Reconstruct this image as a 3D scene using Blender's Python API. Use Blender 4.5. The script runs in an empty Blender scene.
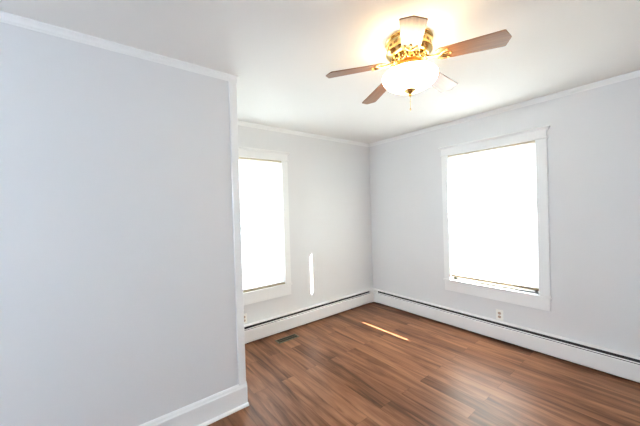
import bpy, bmesh, math, random
from mathutils import Vector, Matrix
random.seed(7)
S = bpy.context.scene
C = S.collection
PI = math.pi
R = math.radians

# ------------------------------------------------------------------ camera, sky, lights, exposure
H = 2.5                                   # ceiling height
FAN = (-1.881, -2.034)                    # fan axis
cam_d = bpy.data.cameras.new('camera'); cam = bpy.data.objects.new('camera', cam_d); C.objects.link(cam)
yaw, pitch, roll = R(37.921), R(-0.438), R(-1.74)
fw = Vector((math.sin(yaw)*math.cos(pitch), math.cos(yaw)*math.cos(pitch), math.sin(pitch)))
rt = Vector((math.cos(yaw), -math.sin(yaw), 0)); up = rt.cross(fw)
r2 = math.cos(roll)*rt + math.sin(roll)*up; u2 = -math.sin(roll)*rt + math.cos(roll)*up
m = Matrix((r2, u2, -fw)).transposed().to_4x4(); m.translation = (-3.419, -3.064, 1.465)
cam.matrix_world = m
cam_d.sensor_width = 36; cam_d.lens = 282.76/640*36; cam_d.clip_start = 0.02
S.camera = cam

w = bpy.data.worlds.new('sky'); S.world = w; w.use_nodes = True
wb = w.node_tree.nodes['Background']; wb.inputs[0].default_value = (0.79, 0.89, 1.0, 1); wb.inputs[1].default_value = 13.5

sd = bpy.data.lights.new('sun', 'SUN'); sun = bpy.data.objects.new('sun', sd); C.objects.link(sun)
sun.rotation_euler = Vector((-1, 1.087, -0.78)).to_track_quat('-Z', 'Y').to_euler()
sd.energy = 88; sd.angle = R(0.53); sd.color = (1, 0.96, 0.91)

ad = bpy.data.lights.new('left_fill_light', 'AREA'); al = bpy.data.objects.new('left_fill_light', ad); C.objects.link(al)
ad.shape = 'RECTANGLE'; ad.size = 0.9; ad.size_y = 1.15; ad.energy = 23; ad.color = (0.33, 0.54, 1.0)
al.location = (-6.20, -2.55, 1.48); al.rotation_euler = Vector((1, 0, 0)).to_track_quat('-Z', 'Z').to_euler()  # added cool fill light, set outside the unseen left window

vs = S.view_settings
S.display_settings.display_device = 'sRGB'
vs.view_transform = 'Standard'; vs.look = 'None'; vs.exposure = 0.93; vs.gamma = 1.0; vs.use_curve_mapping = False
S.cycles.use_denoising = True
S.cycles.max_bounces = 10; S.cycles.diffuse_bounces = 7; S.cycles.sample_clamp_indirect = 12
S.cycles.caustics_reflective = False; S.cycles.caustics_refractive = False

# ------------------------------------------------------------------ materials
def mat(name, col, rough=0.5, metal=0.0, spec=0.5, bump=0, bscale=60, var=0.0, vscale=3, coat=0):
    mt = bpy.data.materials.new(name); mt.use_nodes = True
    nt = mt.node_tree; b = nt.nodes['Principled BSDF']
    b.inputs['Base Color'].default_value = (*col, 1); b.inputs['Roughness'].default_value = rough
    b.inputs['Metallic'].default_value = metal; b.inputs['Specular IOR Level'].default_value = spec
    b.inputs['Coat Weight'].default_value = coat
    tc = nt.nodes.new('ShaderNodeTexCoord')
    if var:
        n = nt.nodes.new('ShaderNodeTexNoise'); n.inputs['Scale'].default_value = vscale
        nt.links.new(tc.outputs['Object'], n.inputs['Vector'])
        mx = nt.nodes.new('ShaderNodeMix'); mx.data_type = 'RGBA'
        mx.inputs[6].default_value = (*[c*(1-var) for c in col], 1); mx.inputs[7].default_value = (*[min(1, c*(1+var)) for c in col], 1)
        nt.links.new(n.outputs['Fac'], mx.inputs[0]); nt.links.new(mx.outputs[2], b.inputs['Base Color'])
    if bump:
        n = nt.nodes.new('ShaderNodeTexNoise'); n.inputs['Scale'].default_value = bscale; n.inputs['Detail'].default_value = 4
        nt.links.new(tc.outputs['Object'], n.inputs['Vector'])
        bp = nt.nodes.new('ShaderNodeBump'); bp.inputs['Strength'].default_value = bump; bp.inputs['Distance'].default_value = 0.002
        nt.links.new(n.outputs['Fac'], bp.inputs['Height']); nt.links.new(bp.outputs['Normal'], b.inputs['Normal'])
    return mt

WALL = mat('wall_paint', (0.762, 0.760, 0.757), 0.55, bump=0.15, bscale=90, var=0.01)
CEIL = mat('ceiling_paint', (0.83, 0.815, 0.785), 0.8, bump=0.2, bscale=50, var=0.01)
TRIM = mat('white_trim_paint', (0.88, 0.88, 0.865), 0.35, bump=0.05, bscale=40)
HEAT = mat('heater_enamel', (0.85, 0.84, 0.82), 0.4, bump=0.04, bscale=30)
DARK = mat('dark_gap', (0.03, 0.028, 0.025), 0.8, var=0.1)
FIN = mat('aluminium_fins', (0.22, 0.22, 0.21), 0.5, metal=0.5, bump=0.3, bscale=200)
BRASS = mat('polished_brass', (0.83, 0.58, 0.22), 0.18, metal=1.0, var=0.05, vscale=20)
BRASSD = mat('antique_brass', (0.30, 0.17, 0.06), 0.35, metal=1.0, var=0.3, vscale=60)
RAIL = mat('tan_shade_rail', (0.34, 0.27, 0.17), 0.5, var=0.03)
HRAIL = mat('beige_head_rail', (0.60, 0.51, 0.38), 0.5, var=0.03)
PLATE = mat('ivory_plate', (0.90, 0.88, 0.83), 0.35, var=0.01)
SOCK = mat('almond_socket', (0.55, 0.40, 0.32), 0.4, var=0.02)
VENT = mat('olive_register_metal', (0.13, 0.135, 0.09), 0.45, metal=0.3, var=0.1, vscale=40)
LOUV = mat('dark_louver_metal', (0.05, 0.055, 0.035), 0.6, metal=0.2, var=0.1)
STEEL = mat('screw_steel', (0.6, 0.55, 0.45), 0.3, metal=1, var=0.02)

def floor_material():
    mt = bpy.data.materials.new('walnut_laminate'); mt.use_nodes = True
    nt = mt.node_tree; N = nt.nodes.new; L = nt.links.new; b = nt.nodes['Principled BSDF']
    tc = N('ShaderNodeTexCoord'); mp = N('ShaderNodeMapping')
    mp.inputs['Rotation'].default_value = (0, 0, PI/2); mp.inputs['Location'].default_value = (0.31, 0.045, 0)
    L(tc.outputs['Object'], mp.inputs['Vector'])
    def bricks(c1, c2, mo, ms):
        br = N('ShaderNodeTexBrick'); br.offset = 0.37; br.offset_frequency = 2
        br.inputs['Scale'].default_value = 1; br.inputs['Brick Width'].default_value = 1.22; br.inputs['Row Height'].default_value = 0.128
        br.inputs['Mortar Size'].default_value = ms; br.inputs['Mortar Smooth'].default_value = 0.2
        br.inputs['Color1'].default_value = c1; br.inputs['Color2'].default_value = c2; br.inputs['Mortar'].default_value = mo
        L(mp.outputs['Vector'], br.inputs['Vector']); return br
    rnd = bricks((0, 0, 0, 1), (1, 1, 1, 1), (0.5, 0.5, 0.5, 1), 0)
    # each plank takes its own piece of grain
    off = N('ShaderNodeVectorMath'); off.operation = 'SCALE'; off.inputs[3].default_value = 17.3
    L(rnd.outputs['Color'], off.inputs[0])
    st = N('ShaderNodeVectorMath'); st.operation = 'MULTIPLY'; st.inputs[1].default_value = (0.8, 9, 1)
    L(mp.outputs['Vector'], st.inputs[0])
    ad_ = N('ShaderNodeVectorMath'); ad_.operation = 'ADD'; L(st.outputs[0], ad_.inputs[0]); L(off.outputs[0], ad_.inputs[1])
    n1 = N('ShaderNodeTexNoise'); n1.inputs['Scale'].default_value = 1.6; n1.inputs['Detail'].default_value = 3.5; n1.inputs['Roughness'].default_value = 0.6; n1.inputs['Distortion'].default_value = 0.9
    L(ad_.outputs[0], n1.inputs['Vector'])
    n2 = N('ShaderNodeTexNoise'); n2.inputs['Scale'].default_value = 9; n2.inputs['Detail'].default_value = 4
    L(ad_.outputs[0], n2.inputs['Vector'])
    f1 = N('ShaderNodeMath'); f1.operation = 'MULTIPLY_ADD'; f1.inputs[1].default_value = 0.16; L(rnd.outputs['Color'], f1.inputs[0]); 
    f2 = N('ShaderNodeMath'); f2.operation = 'MULTIPLY_ADD'; f2.inputs[1].default_value = 1.0; L(n1.outputs['Fac'], f2.inputs[0])
    f3 = N('ShaderNodeMath'); f3.operation = 'MULTIPLY'; f3.inputs[1].default_value = 0.14; L(n2.outputs['Fac'], f3.inputs[0])
    L(f3.outputs[0], f2.inputs[2]); L(f2.outputs[0], f1.inputs[2])
    cr = N('ShaderNodeValToRGB'); e = cr.color_ramp.elements
    e[0].position = 0.32; e[0].color = (0.036, 0.014, 0.007, 1)
    e[1].position = 0.86; e[1].color = (0.33, 0.152, 0.078, 1)
    k = e.new(0.48); k.color = (0.100, 0.038, 0.017, 1)
    k = e.new(0.64); k.color = (0.195, 0.082, 0.040, 1)
    L(f1.outputs[0], cr.inputs[0])
    seam = bricks((1, 1, 1, 1), (1, 1, 1, 1), (0.6, 0.57, 0.55, 1), 0.0018)
    mx = N('ShaderNodeMix'); mx.data_type = 'RGBA'; mx.blend_type = 'MULTIPLY'; mx.inputs[0].default_value = 1
    L(cr.outputs[0], mx.inputs[6]); L(seam.outputs['Color'], mx.inputs[7]); L(mx.outputs[2], b.inputs['Base Color'])
    rr = N('ShaderNodeMapRange'); rr.inputs[3].default_value = 0.30; rr.inputs[4].default_value = 0.46
    L(n2.outputs['Fac'], rr.inputs[0]); L(rr.outputs[0], b.inputs['Roughness'])
    bp = N('ShaderNodeBump'); bp.inputs['Strength'].default_value = 0.25; bp.inputs['Distance'].default_value = 0.001
    L(seam.outputs['Color'], bp.inputs['Height']); L(bp.outputs['Normal'], b.inputs['Normal'])
    b.inputs['Specular IOR Level'].default_value = 0.20
    return mt
FLOOR = floor_material()

def blade_material():
    mt = bpy.data.materials.new('oak_blade'); mt.use_nodes = True
    nt = mt.node_tree; N = nt.nodes.new; L = nt.links.new; b = nt.nodes['Principled BSDF']
    tc = N('ShaderNodeTexCoord'); mp = N('ShaderNodeMapping'); mp.inputs['Scale'].default_value = (3, 45, 1)
    L(tc.outputs['Object'], mp.inputs['Vector'])
    n = N('ShaderNodeTexNoise'); n.inputs['Scale'].default_value = 2; n.inputs['Detail'].default_value = 5; n.inputs['Distortion'].default_value = 0.5
    L(mp.outputs['Vector'], n.inputs['Vector'])
    cr = N('ShaderNodeValToRGB'); e = cr.color_ramp.elements
    e[0].position = 0.3; e[0].color = (0.21, 0.092, 0.036, 1); e[1].position = 0.75; e[1].color = (0.33, 0.152, 0.064, 1)
    L(n.outputs['Fac'], cr.inputs[0]); L(cr.outputs[0], b.inputs['Base Color'])
    b.inputs['Roughness'].default_value = 0.32; b.inputs['Coat Weight'].default_value = 0.4; b.inputs['Coat Roughness'].default_value = 0.15
    return mt
BLADE = blade_material()

def shade_material():
    mt = bpy.data.materials.new('cellular_fabric'); mt.use_nodes = True
    nt = mt.node_tree; N = nt.nodes.new; L = nt.links.new; out = nt.nodes['Material Output']
    nt.nodes.remove(nt.nodes['Principled BSDF'])
    tc = N('ShaderNodeTexCoord'); no = N('ShaderNodeTexNoise'); no.inputs['Scale'].default_value = 300
    L(tc.outputs['Object'], no.inputs['Vector'])
    mx = N('ShaderNodeMix'); mx.data_type = 'RGBA'
    mx.inputs[6].default_value = (0.47, 0.465, 0.445, 1); mx.inputs[7].default_value = (0.515, 0.51, 0.485, 1)
    L(no.outputs['Fac'], mx.inputs[0])
    d = N('ShaderNodeBsdfDiffuse'); t = N('ShaderNodeBsdfTranslucent'); L(mx.outputs[2], d.inputs[0]); L(mx.outputs[2], t.inputs[0])
    s = N('ShaderNodeMixShader'); s.inputs[0].default_value = 0.68; L(d.outputs[0], s.inputs[1]); L(t.outputs[0], s.inputs[2]); L(s.outputs[0], out.inputs[0])
    return mt
FABRIC = shade_material()

def glass_material():
    mt = bpy.data.materials.new('window_glass'); mt.use_nodes = True
    nt = mt.node_tree; N = nt.nodes.new; L = nt.links.new; out = nt.nodes['Material Output']
    nt.nodes.remove(nt.nodes['Principled BSDF'])
    t = N('ShaderNodeBsdfTransparent'); t.inputs[0].default_value = (0.95, 0.97, 0.96, 1)
    g = N('ShaderNodeBsdfGlossy'); g.inputs['Roughness'].default_value = 0.02
    s = N('ShaderNodeMixShader'); s.inputs[0].default_value = 0.05; L(t.outputs[0], s.inputs[1]); L(g.outputs[0], s.inputs[2]); L(s.outputs[0], out.inputs[0])
    return mt
GLASS = glass_material()

def lamp_glass():
    mt = bpy.data.materials.new('lit_frosted_glass'); mt.use_nodes = True
    nt = mt.node_tree; b = nt.nodes['Principled BSDF']
    b.inputs['Base Color'].default_value = (0.9, 0.87, 0.8, 1); b.inputs['Roughness'].default_value = 0.3
    b.inputs['Emission Color'].default_value = (1.0, 0.78, 0.52, 1); b.inputs['Emission Strength'].default_value = 9
    tc = nt.nodes.new('ShaderNodeTexCoord'); n = nt.nodes.new('ShaderNodeTexNoise'); n.inputs['Scale'].default_value = 12
    nt.links.new(tc.outputs['Object'], n.inputs['Vector'])
    r = nt.nodes.new('ShaderNodeMapRange'); r.inputs[3].default_value = 7; r.inputs[4].default_value = 8
    nt.links.new(n.outputs['Fac'], r.inputs[0]); nt.links.new(r.outputs[0], b.inputs['Emission Strength'])
    return mt
LAMP = lamp_glass()

# ------------------------------------------------------------------ mesh helpers
def obj(name, bm, material, parent=None, smooth=False, loc=None, bevel=0, segs=2):
    bmesh.ops.remove_doubles(bm, verts=bm.verts, dist=1e-6)
    bmesh.ops.recalc_face_normals(bm, faces=bm.faces)
    if smooth:
        for f in bm.faces: f.smooth = True
        for e in bm.edges:
            if len(e.link_faces) == 2 and e.calc_face_angle(0) > R(38): e.smooth = False
    me = bpy.data.meshes.new(name); bm.to_mesh(me); bm.free()
    me.materials.append(material)
    o = bpy.data.objects.new(name, me); C.objects.link(o)
    if parent: o.parent = parent
    if loc: o.location = loc
    if bevel:
        md = o.modifiers.new('bevel', 'BEVEL'); md.width = bevel; md.segments = segs; md.limit_method = 'ANGLE'; md.angle_limit = R(40)
    return o
def box(bm, x0, x1, y0, y1, z0, z1):
    v = [bm.verts.new(p) for p in ((x0,y0,z0),(x1,y0,z0),(x1,y1,z0),(x0,y1,z0),(x0,y0,z1),(x1,y0,z1),(x1,y1,z1),(x0,y1,z1))]
    for f in ((0,1,2,3),(4,5,6,7),(0,1,5,4),(1,2,6,5),(2,3,7,6),(3,0,4,7)): bm.faces.new([v[i] for i in f])
    return bm
def boxes(*bs):
    bm = bmesh.new()
    for b in bs: box(bm, *b)
    return bm
def sweep(profile, axis, a, b, bm=None):
    """profile = [(depth from wall, z)]; axis 'x': wall y=0, room towards -y; axis 'y': wall x=0, room towards -x."""
    bm = bm or bmesh.new()
    P = (lambda t, d, z: (t, -d, z)) if axis == 'x' else (lambda t, d, z: (-d, t, z))
    A = [bm.verts.new(P(a, d, z)) for d, z in profile]; B = [bm.verts.new(P(b, d, z)) for d, z in profile]
    n = len(profile)
    for i in range(n): bm.faces.new((A[i], A[(i+1) % n], B[(i+1) % n], B[i]))
    bm.faces.new(A); bm.faces.new(B[::-1]); return bm
def lathe(prof, n=48, bm=None, caps=True):
    bm = bm or bmesh.new(); rings = []
    for r, z in prof:
        rings.append([bm.verts.new((r*math.cos(2*PI*k/n), r*math.sin(2*PI*k/n), z)) for k in range(n)] if r > 1e-6 else [bm.verts.new((0, 0, z))])
    for a, b in zip(rings, rings[1:]):
        for k in range(n):
            q = [a[k % len(a)], a[(k+1) % len(a)], b[(k+1) % len(b)], b[k % len(b)]]
            q = list(dict.fromkeys(q))
            if len(q) > 2: bm.faces.new(q)
    if caps:
        for rg in (rings[0], rings[-1]):
            if len(rg) > 2: bm.faces.new(rg)
    return bm
def tube(bm, pts, r, n=8):
    rings = []
    for i, p in enumerate(pts):
        p = Vector(p); t = (Vector(pts[min(i+1, len(pts)-1)]) - Vector(pts[max(i-1, 0)])).normalized()
        a = t.cross(Vector((0, 0, 1)) if abs(t.z) < .9 else Vector((1, 0, 0))).normalized(); b = t.cross(a)
        rr = r[i] if isinstance(r, (list, tuple)) else r
        rings.append([bm.verts.new(p + rr*(math.cos(2*PI*k/n)*a + math.sin(2*PI*k/n)*b)) for k in range(n)])
    for a, b in zip(rings, rings[1:]):
        for k in range(n): bm.faces.new((a[k], a[(k+1) % n], b[(k+1) % n], b[k]))
    bm.faces.new(rings[0]); bm.faces.new(rings[-1]); return bm
def ball(bm, c, r, u=10, v=7):
    bmesh.ops.create_uvsphere(bm, u_segments=u, v_segments=v, radius=r, matrix=Matrix.Translation(c)); return bm
def wall_with_holes(axis, t0, t1, depth0, depth1, holes, z0=0, z1=H):
    """thick wall slab with rectangular through-holes (ta, tb, za, zb)."""
    ts = sorted({t0, t1, *[h[0] for h in holes], *[h[1] for h in holes]}); zs = sorted({z0, z1, *[h[2] for h in holes], *[h[3] for h in holes]})
    solid = lambda i, k: 0 <= i < len(ts)-1 and 0 <= k < len(zs)-1 and not any(h[0] <= ts[i] and ts[i+1] <= h[1] and h[2] <= zs[k] and zs[k+1] <= h[3] for h in holes)
    bm = bmesh.new(); cache = {}
    def V(t, d, z):
        p = (t, d, z) if axis == 'x' else (d, t, z)
        if p not in cache: cache[p] = bm.verts.new(p)
        return cache[p]
    for i in range(len(ts)-1):
        for k in range(len(zs)-1):
            if not solid(i, k): continue
            a, b, c, d = ts[i], ts[i+1], zs[k], zs[k+1]
            for dep in (depth0, depth1): bm.faces.new((V(a,dep,c), V(b,dep,c), V(b,dep,d), V(a,dep,d)))
            for (di, dk, p, q) in ((-1,0,(a,c),(a,d)), (1,0,(b,c),(b,d)), (0,-1,(a,c),(b,c)), (0,1,(a,d),(b,d))):
                if not solid(i+di, k+dk): bm.faces.new((V(p[0],depth0,p[1]), V(q[0],depth0,q[1]), V(q[0],depth1,q[1]), V(p[0],depth1,p[1])))
    return bm
def struct(name, bm, m, parent=None, **k):
    o = obj(name, bm, m, parent, **k)
    if not parent: o['kind'] = 'structure'
    return o
def tag(o, label, cat, group=None):
    o['label'] = label; o['category'] = cat
    if group: o['group'] = group
    return o
def thing(name, label, cat, loc=(0, 0, 0), group=None):
    o = bpy.data.objects.new(name, None); C.objects.link(o); o.location = loc; o.empty_display_size = 0.1
    return tag(o, label, cat, group)

# ------------------------------------------------------------------ room shell
XL, YR = -6.0, -4.5                       # left and rear limits of the room
PE, PY = -2.577, -0.989                   # end and face of the partition (closet) wall
T = 0.16                                  # outside wall thickness
W1 = (-2.178, -1.284, 0.567, 2.10)        # right window opening (along y, z)
W2 = (-2.50, -1.618, 0.567, 2.10)         # back window opening (along x, z)
W3 = (-3.0, -2.1, 0.90, 2.05)             # opening of the unseen left window added for fill light (along y, z)
struct('floor', boxes((XL-T, T, YR-T, T, -0.1, 0)), FLOOR)
struct('ceiling', boxes((XL-T, T, YR-T, T, H, H+0.1)), CEIL)
struct('wall_back', wall_with_holes('x', XL, 0, 0, T, [W2]), WALL)
struct('wall_right', wall_with_holes('y', YR, T, 0, T, [W1]), WALL)
struct('wall_rear', boxes((XL-T, T, YR-T, YR, 0, H)), WALL)
struct('wall_left', wall_with_holes('y', YR, T, XL-T, XL, [W3]), WALL)
struct('wall_partition', boxes((XL, PE-0.006, PY+0.006, -0.002, 0, H)), WALL)

# corner board on the outer corner of the partition
bm = boxes((PE-0.052, PE+0.006, PY-0.006, PY+0.05, 0.165, H))
struct('trim_corner', bm, TRIM, bevel=0.006, segs=3)

# crown moulding: small stepped cove
CROWN = [(0, H-0.044), (0.005, H-0.044), (0.006, H-0.038), (0.011, H-0.032), (0.015, H-0.020), (0.022, H-0.013), (0.027, H-0.008), (0.027, H), (0, H)]
struct('trim_1', sweep(CROWN, 'x', PE-0.02, 0), TRIM)
struct('trim_2', sweep(CROWN, 'y', YR, 0), TRIM)
bm = sweep(CROWN, 'x', XL, PE+0.012); bmesh.ops.translate(bm, verts=bm.verts, vec=(0, PY+0.006, 0))
struct('trim_3', bm, TRIM)

# partition baseboard with bevelled cap and shoe moulding
BASE = [(0, 0.012), (0.018, 0.012), (0.018, 0.142), (0.014, 0.150), (0.011, 0.163), (0.005, 0.174), (0, 0.174)]
bm = sweep(BASE, 'x', XL, PE+0.010); bmesh.ops.translate(bm, verts=bm.verts, vec=(0, PY+0.006, 0))
bb = struct('baseboard_partition', bm, TRIM)
SHOE = [(0.017, 0)] + [(0.018+0.016*math.cos(a*PI/12), 0.020*math.sin(a*PI/12)) for a in range(7)] + [(0.017, 0.020)]
bm = sweep(SHOE, 'x', XL, PE+0.013); bmesh.ops.translate(bm, verts=bm.verts, vec=(0, PY+0.006, 0))
struct('shoe_moulding', bm, TRIM, bb)
bm = sweep(BASE, 'y', PY, -0.11); bmesh.ops.transform(bm, matrix=Matrix.Scale(-1, 4, (1, 0, 0)), verts=bm.verts); bmesh.ops.translate(bm, verts=bm.verts, vec=(PE-0.006, 0, 0))
struct('baseboard_closet', bm, TRIM)
bm = sweep(BASE, 'x', XL, 0); bmesh.ops.transform(bm, matrix=Matrix.Scale(-1, 4, (0, 1, 0)), verts=bm.verts); bmesh.ops.translate(bm, verts=bm.verts, vec=(0, YR, 0))
struct('baseboard_rear', bm, TRIM)
bm = sweep(BASE, 'y', YR, PY); bmesh.ops.transform(bm, matrix=Matrix.Scale(-1, 4, (1, 0, 0)), verts=bm.verts); bmesh.ops.translate(bm, verts=bm.verts, vec=(XL, 0, 0))
struct('baseboard_left', bm, TRIM)

# ------------------------------------------------------------------ windows (local: u along the wall, d out of the room, z up)
def window(name, axis, win, cl, cr):
    """axis 'y': right wall, u = y.  axis 'x': back wall, u = x.  cl / cr = casing widths at low-u / high-u side."""
    a, b, z0, z1 = win
    r = bpy.data.objects.new(name, None); C.objects.link(r); r['kind'] = 'structure'
    M = (lambda u0, u1, d0, d1, q0, q1: (d0, d1, u0, u1, q0, q1)) if axis == 'y' else (lambda u0, u1, d0, d1, q0, q1: (u0, u1, d0, d1, q0, q1))
    B = lambda *bs: boxes(*[M(*x) for x in bs])
    A, Bq = a-cl, b+cr
    obj('side_casing', B((A, a, -0.016, 0, z0, z1)), TRIM, r, bevel=0.003)
    obj('side_casing', B((b, Bq, -0.016, 0, z0, z1)), TRIM, r, bevel=0.003)
    # head: fillet bead, frieze board, flared cap
    obj('head_casing', B((A, Bq, -0.022, 0, z1, z1+0.082), (A-0.010, Bq+0.010, -0.030, 0, z1-0.002, z1+0.012)), TRIM, r, bevel=0.003)
    pr = [(0, z1+0.080), (0.022, z1+0.080), (0.026, z1+0.086), (0.034, z1+0.094), (0.044, z1+0.099), (0.046, z1+0.104), (0.046, z1+0.110), (0, z1+0.110)]
    bm = bmesh.new(); rows = []
    for d, z in pr:                                     # the cap returns around both ends
        e = d*0.55
        ps = [(A-e, 0), (A-e, -d), (Bq+e, -d), (Bq+e, 0)]
        rows.append([bm.verts.new((q, u, z) if axis == 'y' else (u, q, z)) for u, q in ps])
    for p, q in zip(rows, rows[1:]):
        for i in range(3): bm.faces.new((p[i], p[i+1], q[i+1], q[i]))
    obj('head_cap', bm, TRIM, r)
    obj('stool', B((A-0.012, Bq+0.012, -0.024, 0, z0-0.022, z0), (a, b, -0.001, T, z0-0.022, z0)), TRIM, r, bevel=0.004)
    obj('apron', B((A+0.002, Bq-0.002, -0.016, 0, z0-0.142, z0-0.022)), TRIM, r, bevel=0.003)
    j = 0.012
    obj('jamb', B((a, a+j, 0.018, T, z0, z1), (b-j, b, 0.018, T, z0, z1), (a, b, 0.018, T, z1-j, z1)), TRIM, r)
    zm = (z0+z1)/2
    for s0, s1, d0 in ((z0, zm+0.02, 0.060), (zm-0.02, z1-j, 0.100)):
        sash = obj('sash', B((a+j, a+j+0.04, d0, d0+0.032, s0, s1), (b-j-0.04, b-j, d0, d0+0.032, s0, s1),
                             (a+j, b-j, d0, d0+0.032, s0, s0+0.030), (a+j, b-j, d0, d0+0.032, s1-0.04, s1)), TRIM, r)
        obj('pane', B((a+j+0.036, b-j-0.036, d0+0.014, d0+0.017, s0+0.026, s1-0.036)), GLASS, sash)
    return r
window('window_1', 'y', W1, 0.090, 0.078)
window('window_2', 'x', W2, 0.060, 0.080)
# plain sash window out of view, added to carry the cool fill light
a, b, z0, z1 = W3
r3 = bpy.data.objects.new('added_fill_window', None); C.objects.link(r3); r3['kind'] = 'structure'
obj('casing', boxes((XL, XL+.02, a-.09, a, z0-.09, z1+.09), (XL, XL+.02, b, b+.09, z0-.09, z1+.09), (XL, XL+.02, a, b, z1, z1+.09), (XL, XL+.02, a, b, z0-.09, z0)), TRIM, r3)
obj('sash', boxes((XL-.12, XL-.08, a, a+.05, z0, z1), (XL-.12, XL-.08, b-.05, b, z0, z1), (XL-.12, XL-.08, a, b, z0, z0+.05), (XL-.12, XL-.08, a, b, z1-.05, z1), (XL-.12, XL-.08, a, b, 1.45, 1.49)), TRIM, r3)
obj('pane', boxes((XL-.102, XL-.098, a+.04, b-.04, z0+.04, z1-.04)), GLASS, r3)

# ------------------------------------------------------------------ pleated cellular shades
def shade(label, axis, u0, u1, z0, z1, notch=None):
    P = (lambda u, d, z: (d, u, z)) if axis == 'y' else (lambda u, d, z: (u, d, z))
    o = P((u0+u1)/2, 0.006, z0)
    t = thing('cellular_shade', label, 'window shade', o, 'cellular shades in the windows')
    L_ = lambda bm: (bmesh.ops.translate(bm, verts=bm.verts, vec=[-c for c in o]), bm)[1]
    bm = bmesh.new(); rows = []; n = int((z1-z0-0.06)/0.0095)
    for i in range(n+1):
        z = z0+0.024 + (z1-z0-0.046)*i/n
        e = u1
        if notch:
            k = min(1, max(0, (z-notch[0])/0.03), ) * min(1, max(0, (notch[1]-z)/0.03)); e = u1 - notch[2]*k
        d = 0.004 + (0.004 if i % 2 else -0.004)
        rows.append([bm.verts.new(P(u0 + (e-u0)*q/8, d, z)) for q in range(9)])
    for p, q in zip(rows, rows[1:]):
        for i in range(8): bm.faces.new((p[i], p[i+1], q[i+1], q[i]))
    obj('pleated_fabric', L_(bm), FABRIC, t)
    def rail(nm, za, zb, d0, d1, mt):
        bm = boxes((d0, d1, u0, u1, za, zb) if axis == 'y' else (u0, u1, d0, d1, za, zb)); return obj(nm, L_(bm), mt, t, bevel=0.003)
    rail('head_rail', z1-0.024, z1, -0.010, 0.022, HRAIL)
    rail('bottom_rail', z0, z0+0.026, -0.004, 0.004, RAIL)
    return t
shade('white cellular shade glowing in the window above the wall outlet', 'y', W1[0]+0.002, W1[1]-0.002, 0.602, 2.0995, notch=(1.20, 1.83, 0.043))
shade('white cellular shade in the window half hidden behind the partition corner', 'x', W2[0]+0.002, W2[1]-0.002, 0.5675, 2.0995)

# ------------------------------------------------------------------ hydronic baseboard heaters
def heater(axis, a, b, label):
    t = thing('baseboard_heater', label, 'heater', ((a+b)/2, -0.0015, 0) if axis == 'x' else (-0.0015, (a+b)/2, 0), 'white baseboard heaters')
    h = (b-a)/2
    obj('back_panel', sweep([(0, 0.012), (0.003, 0.012), (0.003, 0.198), (0, 0.198)], axis, -h, h), HEAT, t)
    obj('hood', sweep([(0.003, 0.206), (0.036, 0.203), (0.044, 0.200), (0.046, 0.195), (0.044, 0.195), (0.042, 0.196), (0.036, 0.199), (0.003, 0.202)], axis, -h, h), HEAT, t)
    obj('damper', sweep([(0.0585, 0.1755), (0.0605, 0.1765), (0.0650, 0.168), (0.0625, 0.167)], axis, -h, h), HEAT, t)
    obj('front_panel', sweep([(0.062, 0.1605), (0.067, 0.157), (0.0695, 0.150), (0.0695, 0.028), (0.066, 0.019), (0.058, 0.018), (0.058, 0.020), (0.064, 0.022), (0.067, 0.030), (0.067, 0.149), (0.0645, 0.156), (0.061, 0.159)], axis, -h, h), HEAT, t)
    obj('heating_element', sweep([(0.006, 0.05), (0.055, 0.05), (0.055, 0.150), (0.006, 0.150)], axis, -h+.02, h-.02), FIN, t)
    obj('slot_shade_liner', sweep([(0.0035, 0.03), (0.005, 0.03), (0.005, 0.150), (0.0605, 0.152), (0.0605, 0.156), (0.040, 0.158), (0.040, 0.198), (0.0035, 0.2005)], axis, -h+.01, h-.01), DARK, t)  # near-black sheet added to stand for the shade inside the slot
    n = max(2, int((b-a)/0.8))
    for i in range(n):
        u = -h + (b-a)*(i+0.5)/n
        obj('bracket', sweep([(0.003, 0.0), (0.054, 0.0), (0.054, 0.15), (0.042, 0.190), (0.003, 0.2)], axis, u-0.0015, u+0.0015), DARK, t)
    return t
CC = 0.125
heater('x', PE+0.016, -CC, 'white baseboard heater under the half hidden window, floor register before it')
heater('y', YR+0.03, -CC, 'long white baseboard heater under the wall outlet and the fully seen window')
# inside corner cover joining the two heaters
ct = bmesh.new()
pr = [(0.0015, 0.208), (0.040, 0.205), (0.056, 0.199), (0.066, 0.184), (0.072, 0.155), (0.072, 0.018), (0.0015, 0.018)]
A = [ct.verts.new((-CC-0.006, -d, z)) for d, z in pr]; M_ = [ct.verts.new((-d, -d, z)) for d, z in pr]; B_ = [ct.verts.new((-d, -CC-0.006, z)) for d, z in pr]
for p, q in ((A, M_), (M_, B_)):
    for i in range(len(pr)): ct.faces.new((p[i], p[(i+1) % len(pr)], q[(i+1) % len(pr)], q[i]))
ct.faces.new(A); ct.faces.new(B_)
tag(obj('heater_corner_cover', ct, HEAT), 'white metal corner cover joining both baseboard heaters in the room corner', 'heater cover')

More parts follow.
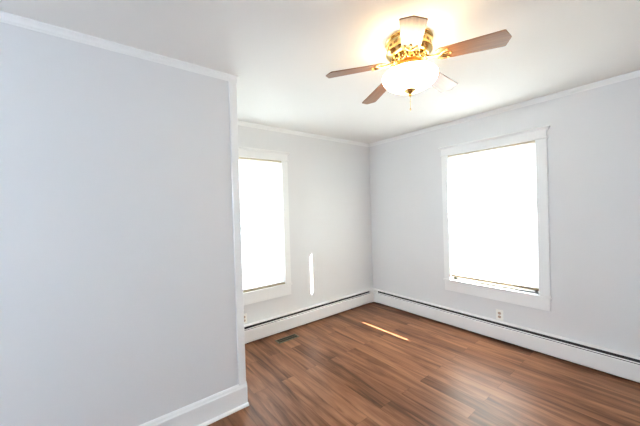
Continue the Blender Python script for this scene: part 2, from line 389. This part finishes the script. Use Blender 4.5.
# ------------------------------------------------------------------ wall outlets
def outlet(axis, u, z, label):
    t = thing('wall_outlet', label, 'outlet', (u, -0.0005, z) if axis == 'x' else (-0.0005, u, z), 'duplex wall outlets')
    Mx = (lambda u0, u1, d0, d1, q0, q1: (u0, u1, -d1, -d0, q0, q1)) if axis == 'x' else (lambda u0, u1, d0, d1, q0, q1: (-d1, -d0, u0, u1, q0, q1))
    obj('cover_plate', boxes(Mx(-0.035, 0.035, 0, 0.006, -0.057, 0.057)), PLATE, t, bevel=0.003)
    for s in (-1, 1):
        bm = bmesh.new(); n = 20
        pts = [(0.0165*max(-0.82, min(0.82, math.cos(2*PI*k/n)))/0.9, 0.0145*math.sin(2*PI*k/n)) for k in range(n)]
        P = lambda p, d: ((p[0], -d, s*0.0195+p[1]) if axis == 'x' else (-d, p[0], s*0.0195+p[1]))
        f0 = [bm.verts.new(P(p, 0.005)) for p in pts]; f1 = [bm.verts.new(P(p, 0.009)) for p in pts]
        for k in range(n): bm.faces.new((f0[k], f0[(k+1) % n], f1[(k+1) % n], f1[k]))
        bm.faces.new(f1); bm.faces.new(f0)
        sk = obj('socket', bm, SOCK, t)
        obj('slots', boxes(Mx(-0.0075, -0.0055, 0.0088, 0.0094, s*0.0195-0.001, s*0.0195+0.008), Mx(0.0055, 0.0075, 0.0088, 0.0094, s*0.0195-0.001, s*0.0195+0.006), Mx(-0.002, 0.002, 0.0088, 0.0094, s*0.0195-0.010, s*0.0195-0.006)), DARK, sk)
    bm = ball(bmesh.new(), (0, -0.0062, 0) if axis == 'x' else (-0.0062, 0, 0), 0.003)
    obj('screw', bm, STEEL, t)
outlet('y', -1.818, 0.268, 'ivory duplex outlet on the wall below the fully visible window')
outlet('x', -2.168, 0.272, 'ivory duplex outlet half hidden behind the white partition corner board')

# ------------------------------------------------------------------ floor register
t = thing('floor_register', 'small dark olive metal floor register set in the planks by the heater', 'floor vent', (-1.752, -0.238, 0))
hw, hd, fr_ = 0.135, 0.050, 0.012
obj('frame', boxes((-hw, hw, -hd, -hd+fr_, 0.0003, 0.005), (-hw, hw, hd-fr_, hd, 0.0003, 0.005), (-hw, -hw+fr_, -hd+fr_, hd-fr_, 0.0003, 0.005), (hw-fr_, hw, -hd+fr_, hd-fr_, 0.0003, 0.005)), VENT, t, bevel=0.001)
obj('well', boxes((-hw+fr_, hw-fr_, -hd+fr_, hd-fr_, 0.0002, 0.0012)), DARK, t)
for i in range(17):
    x = -hw+fr_ + (2*hw-2*fr_)*(i+0.5)/17
    bm = boxes((-0.0018, 0.0018, -hd+fr_, hd-fr_, -0.0018, 0.0018)); bmesh.ops.rotate(bm, verts=bm.verts, matrix=Matrix.Rotation(R(35), 3, 'Y'))
    obj('louver', bm, LOUV, t, loc=(x, 0, 0.0033))
obj('centre_bar', boxes((-hw+fr_, hw-fr_, -0.003, 0.003, 0.0012, 0.0048)), VENT, t)
obj('lever', boxes((hw-0.035, hw-0.030, -0.008, 0.008, 0.004, 0.009)), VENT, t)

# ------------------------------------------------------------------ ceiling fan with light
fan = thing('ceiling_fan', 'brass hugger ceiling fan with five wooden blades and a lit white glass bowl', 'ceiling fan', (FAN[0], FAN[1], H))
ZB = -0.129                                             # blade plane at the axis, below the ceiling
obj('canopy', lathe([(0.0, 0), (0.138, 0), (0.142, -0.005), (0.142, -0.012), (0.136, -0.018), (0.0, -0.018)]), BRASS, fan, smooth=True)
obj('motor_housing', lathe([(0.132, -0.018), (0.136, -0.026), (0.131, -0.034), (0.131, -0.064), (0.138, -0.070), (0.138, -0.078), (0.130, -0.086), (0.118, -0.098), (0.104, -0.106), (0.0, -0.106)], 64), BRASS, fan, smooth=True)
bm = bmesh.new()
for k in range(20):                                     # vent slots round the motor
    q = bmesh.new(); box(q, 0.1303, 0.1322, -0.012, 0.012, -0.057, -0.041)
    bmesh.ops.rotate(q, verts=q.verts, matrix=Matrix.Rotation(2*PI*k/20, 3, 'Z'))
    me = bpy.data.meshes.new('tmp'); q.to_mesh(me); q.free(); bm.from_mesh(me); bpy.data.meshes.remove(me)
obj('vent_slots', bm, BRASSD, fan)
obj('flywheel', lathe([(0.0, -0.106), (0.092, -0.106), (0.096, -0.112), (0.096, -0.146), (0.086, -0.152), (0.0, -0.152)]), BRASSD, fan, smooth=True)
bm = bmesh.new()
for k in range(16):                                     # pierced scroll ornament round the hub
    a_ = 2*PI*k/16
    tube(bm, [((0.101-0.004*math.sin(PI*j/8))*math.cos(a_+j*0.44/8), (0.101-0.004*math.sin(PI*j/8))*math.sin(a_+j*0.44/8), -0.118-0.030*math.sin(PI*j/8)) for j in range(9)], 0.0045, 7)
    ball(bm, (0.103*math.cos(a_), 0.103*math.sin(a_), -0.113), 0.007)
    ball(bm, (0.099*math.cos(a_+.22), 0.099*math.sin(a_+.22), -0.128), 0.005)
obj('filigree', bm, BRASS, fan, smooth=True)
obj('switch_cup', lathe([(0.0, -0.152), (0.074, -0.152), (0.078, -0.158), (0.076, -0.178), (0.068, -0.186), (0.0, -0.186)]), BRASS, fan, smooth=True)
obj('fitter_ring', lathe([(0.0, -0.186), (0.100, -0.186), (0.104, -0.190), (0.104, -0.195), (0.0, -0.195)]), BRASS, fan, smooth=True)
prof = [(0.152, -0.207), (0.159, -0.208), (0.163, -0.213), (0.166, -0.221)]
for i in range(1, 15):
    a_ = i/14*PI/2; prof.append((0.166*math.cos(a_)**0.85 if i < 14 else 0.0, -0.221-0.084*math.sin(a_)))
bowl = obj('light_bowl', lathe(prof, 64, caps=False), LAMP, fan, smooth=True)
obj('finial', lathe([(0.0, -0.300), (0.030, -0.301), (0.034, -0.305), (0.032, -0.311), (0.020, -0.319), (0.010, -0.327), (0.008, -0.333), (0.010, -0.337), (0.006, -0.343), (0.0, -0.344)], 24), BRASS, fan, smooth=True)
for k in range(3):                                      # bulbs in their sockets, inside the bowl
    a_ = R(25)+2*PI*k/3; c, s = math.cos(a_), math.sin(a_)
    sk = obj('lamp_socket', tube(bmesh.new(), [(0.03*c, 0.03*s, -0.196), (0.055*c, 0.055*s, -0.215)], 0.014, 12), BRASS, fan, smooth=True)
    obj('bulb', ball(bmesh.new(), (0.085*c, 0.085*s, -0.230), 0.024, 14, 10), LAMP, sk, smooth=True)
    ld = bpy.data.lights.new('bulb_light', 'POINT'); ld.energy = 0.8; ld.color = (1.0, 0.66, 0.34); ld.shadow_soft_size = 0.028
    lo = bpy.data.objects.new('bulb_light', ld); C.objects.link(lo); lo.location = (FAN[0]+0.112*c, FAN[1]+0.112*s, H-0.205)

def blade_bm():                                         # along +x from its root; pointed tip
    r0, r1, w0, w1, th = 0.160, 0.527, 0.049, 0.063, 0.006
    pts = [(r0, -w0*0.72), (r0+0.02, -w0), (r1-0.030, -w1), (r1-0.024, -w1*0.93), (r1, 0), (r1-0.024, w1*0.93), (r1-0.030, w1), (r0+0.02, w0), (r0, w0*0.72)]
    bm = bmesh.new(); a_ = [bm.verts.new((x, y, 0)) for x, y in pts]; b_ = [bm.verts.new((x, y, th)) for x, y in pts]
    for k in range(len(pts)): bm.faces.new((a_[k], a_[(k+1) % len(pts)], b_[(k+1) % len(pts)], b_[k]))
    bm.faces.new(a_); bm.faces.new(b_); return bm
def iron_bm():
    bm = bmesh.new()
    tube(bm, [(0.088, 0, 0.004), (0.115, 0, 0.002), (0.150, 0, -0.003), (0.185, 0, -0.003)], [0.012, 0.010, 0.009, 0.007], 10)
    for s in (-1, 0, 1):                                # three-pronged plate under the blade root
        tube(bm, [(0.178, 0, -0.003), (0.195, s*0.020, -0.003), (0.222+0.016*(s == 0), s*0.032, -0.003)], [0.006, 0.006, 0.004], 8)
        ball(bm, (0.222+0.016*(s == 0), s*0.032, -0.003), 0.007)
    return bm
b0 = i0 = None
for k in range(5):
    if b0 is None:
        b = b0 = obj('blade', blade_bm(), BLADE, fan, bevel=0.0015); i = i0 = obj('blade_iron', iron_bm(), BRASS, b, smooth=True)
    else:
        b = b0.copy(); C.objects.link(b); b.parent = fan; i = i0.copy(); C.objects.link(i); i.parent = b
    an = -145+1.47+72*k                                 # the fan hangs a touch out of level
    b.location = (0, 0, ZB); b.rotation_euler = (R(-10.7), 0.117-0.029*math.cos(R(an))+0.037*math.sin(R(an)), R(an)); b.rotation_mode = 'XYZ'
# pull chain of small beads with a fob
bm = bmesh.new()
for k in range(22): ball(bm, (0, 0, -0.345-0.0034*k), 0.0018, 8, 6)
ch = obj('pull_chain', bm, BRASS, fan, smooth=True)
obj('chain_fob', lathe([(0.0, -0.414), (0.003, -0.416), (0.005, -0.424), (0.003, -0.431), (0.0, -0.432)], 12), BRASS, ch, smooth=True)
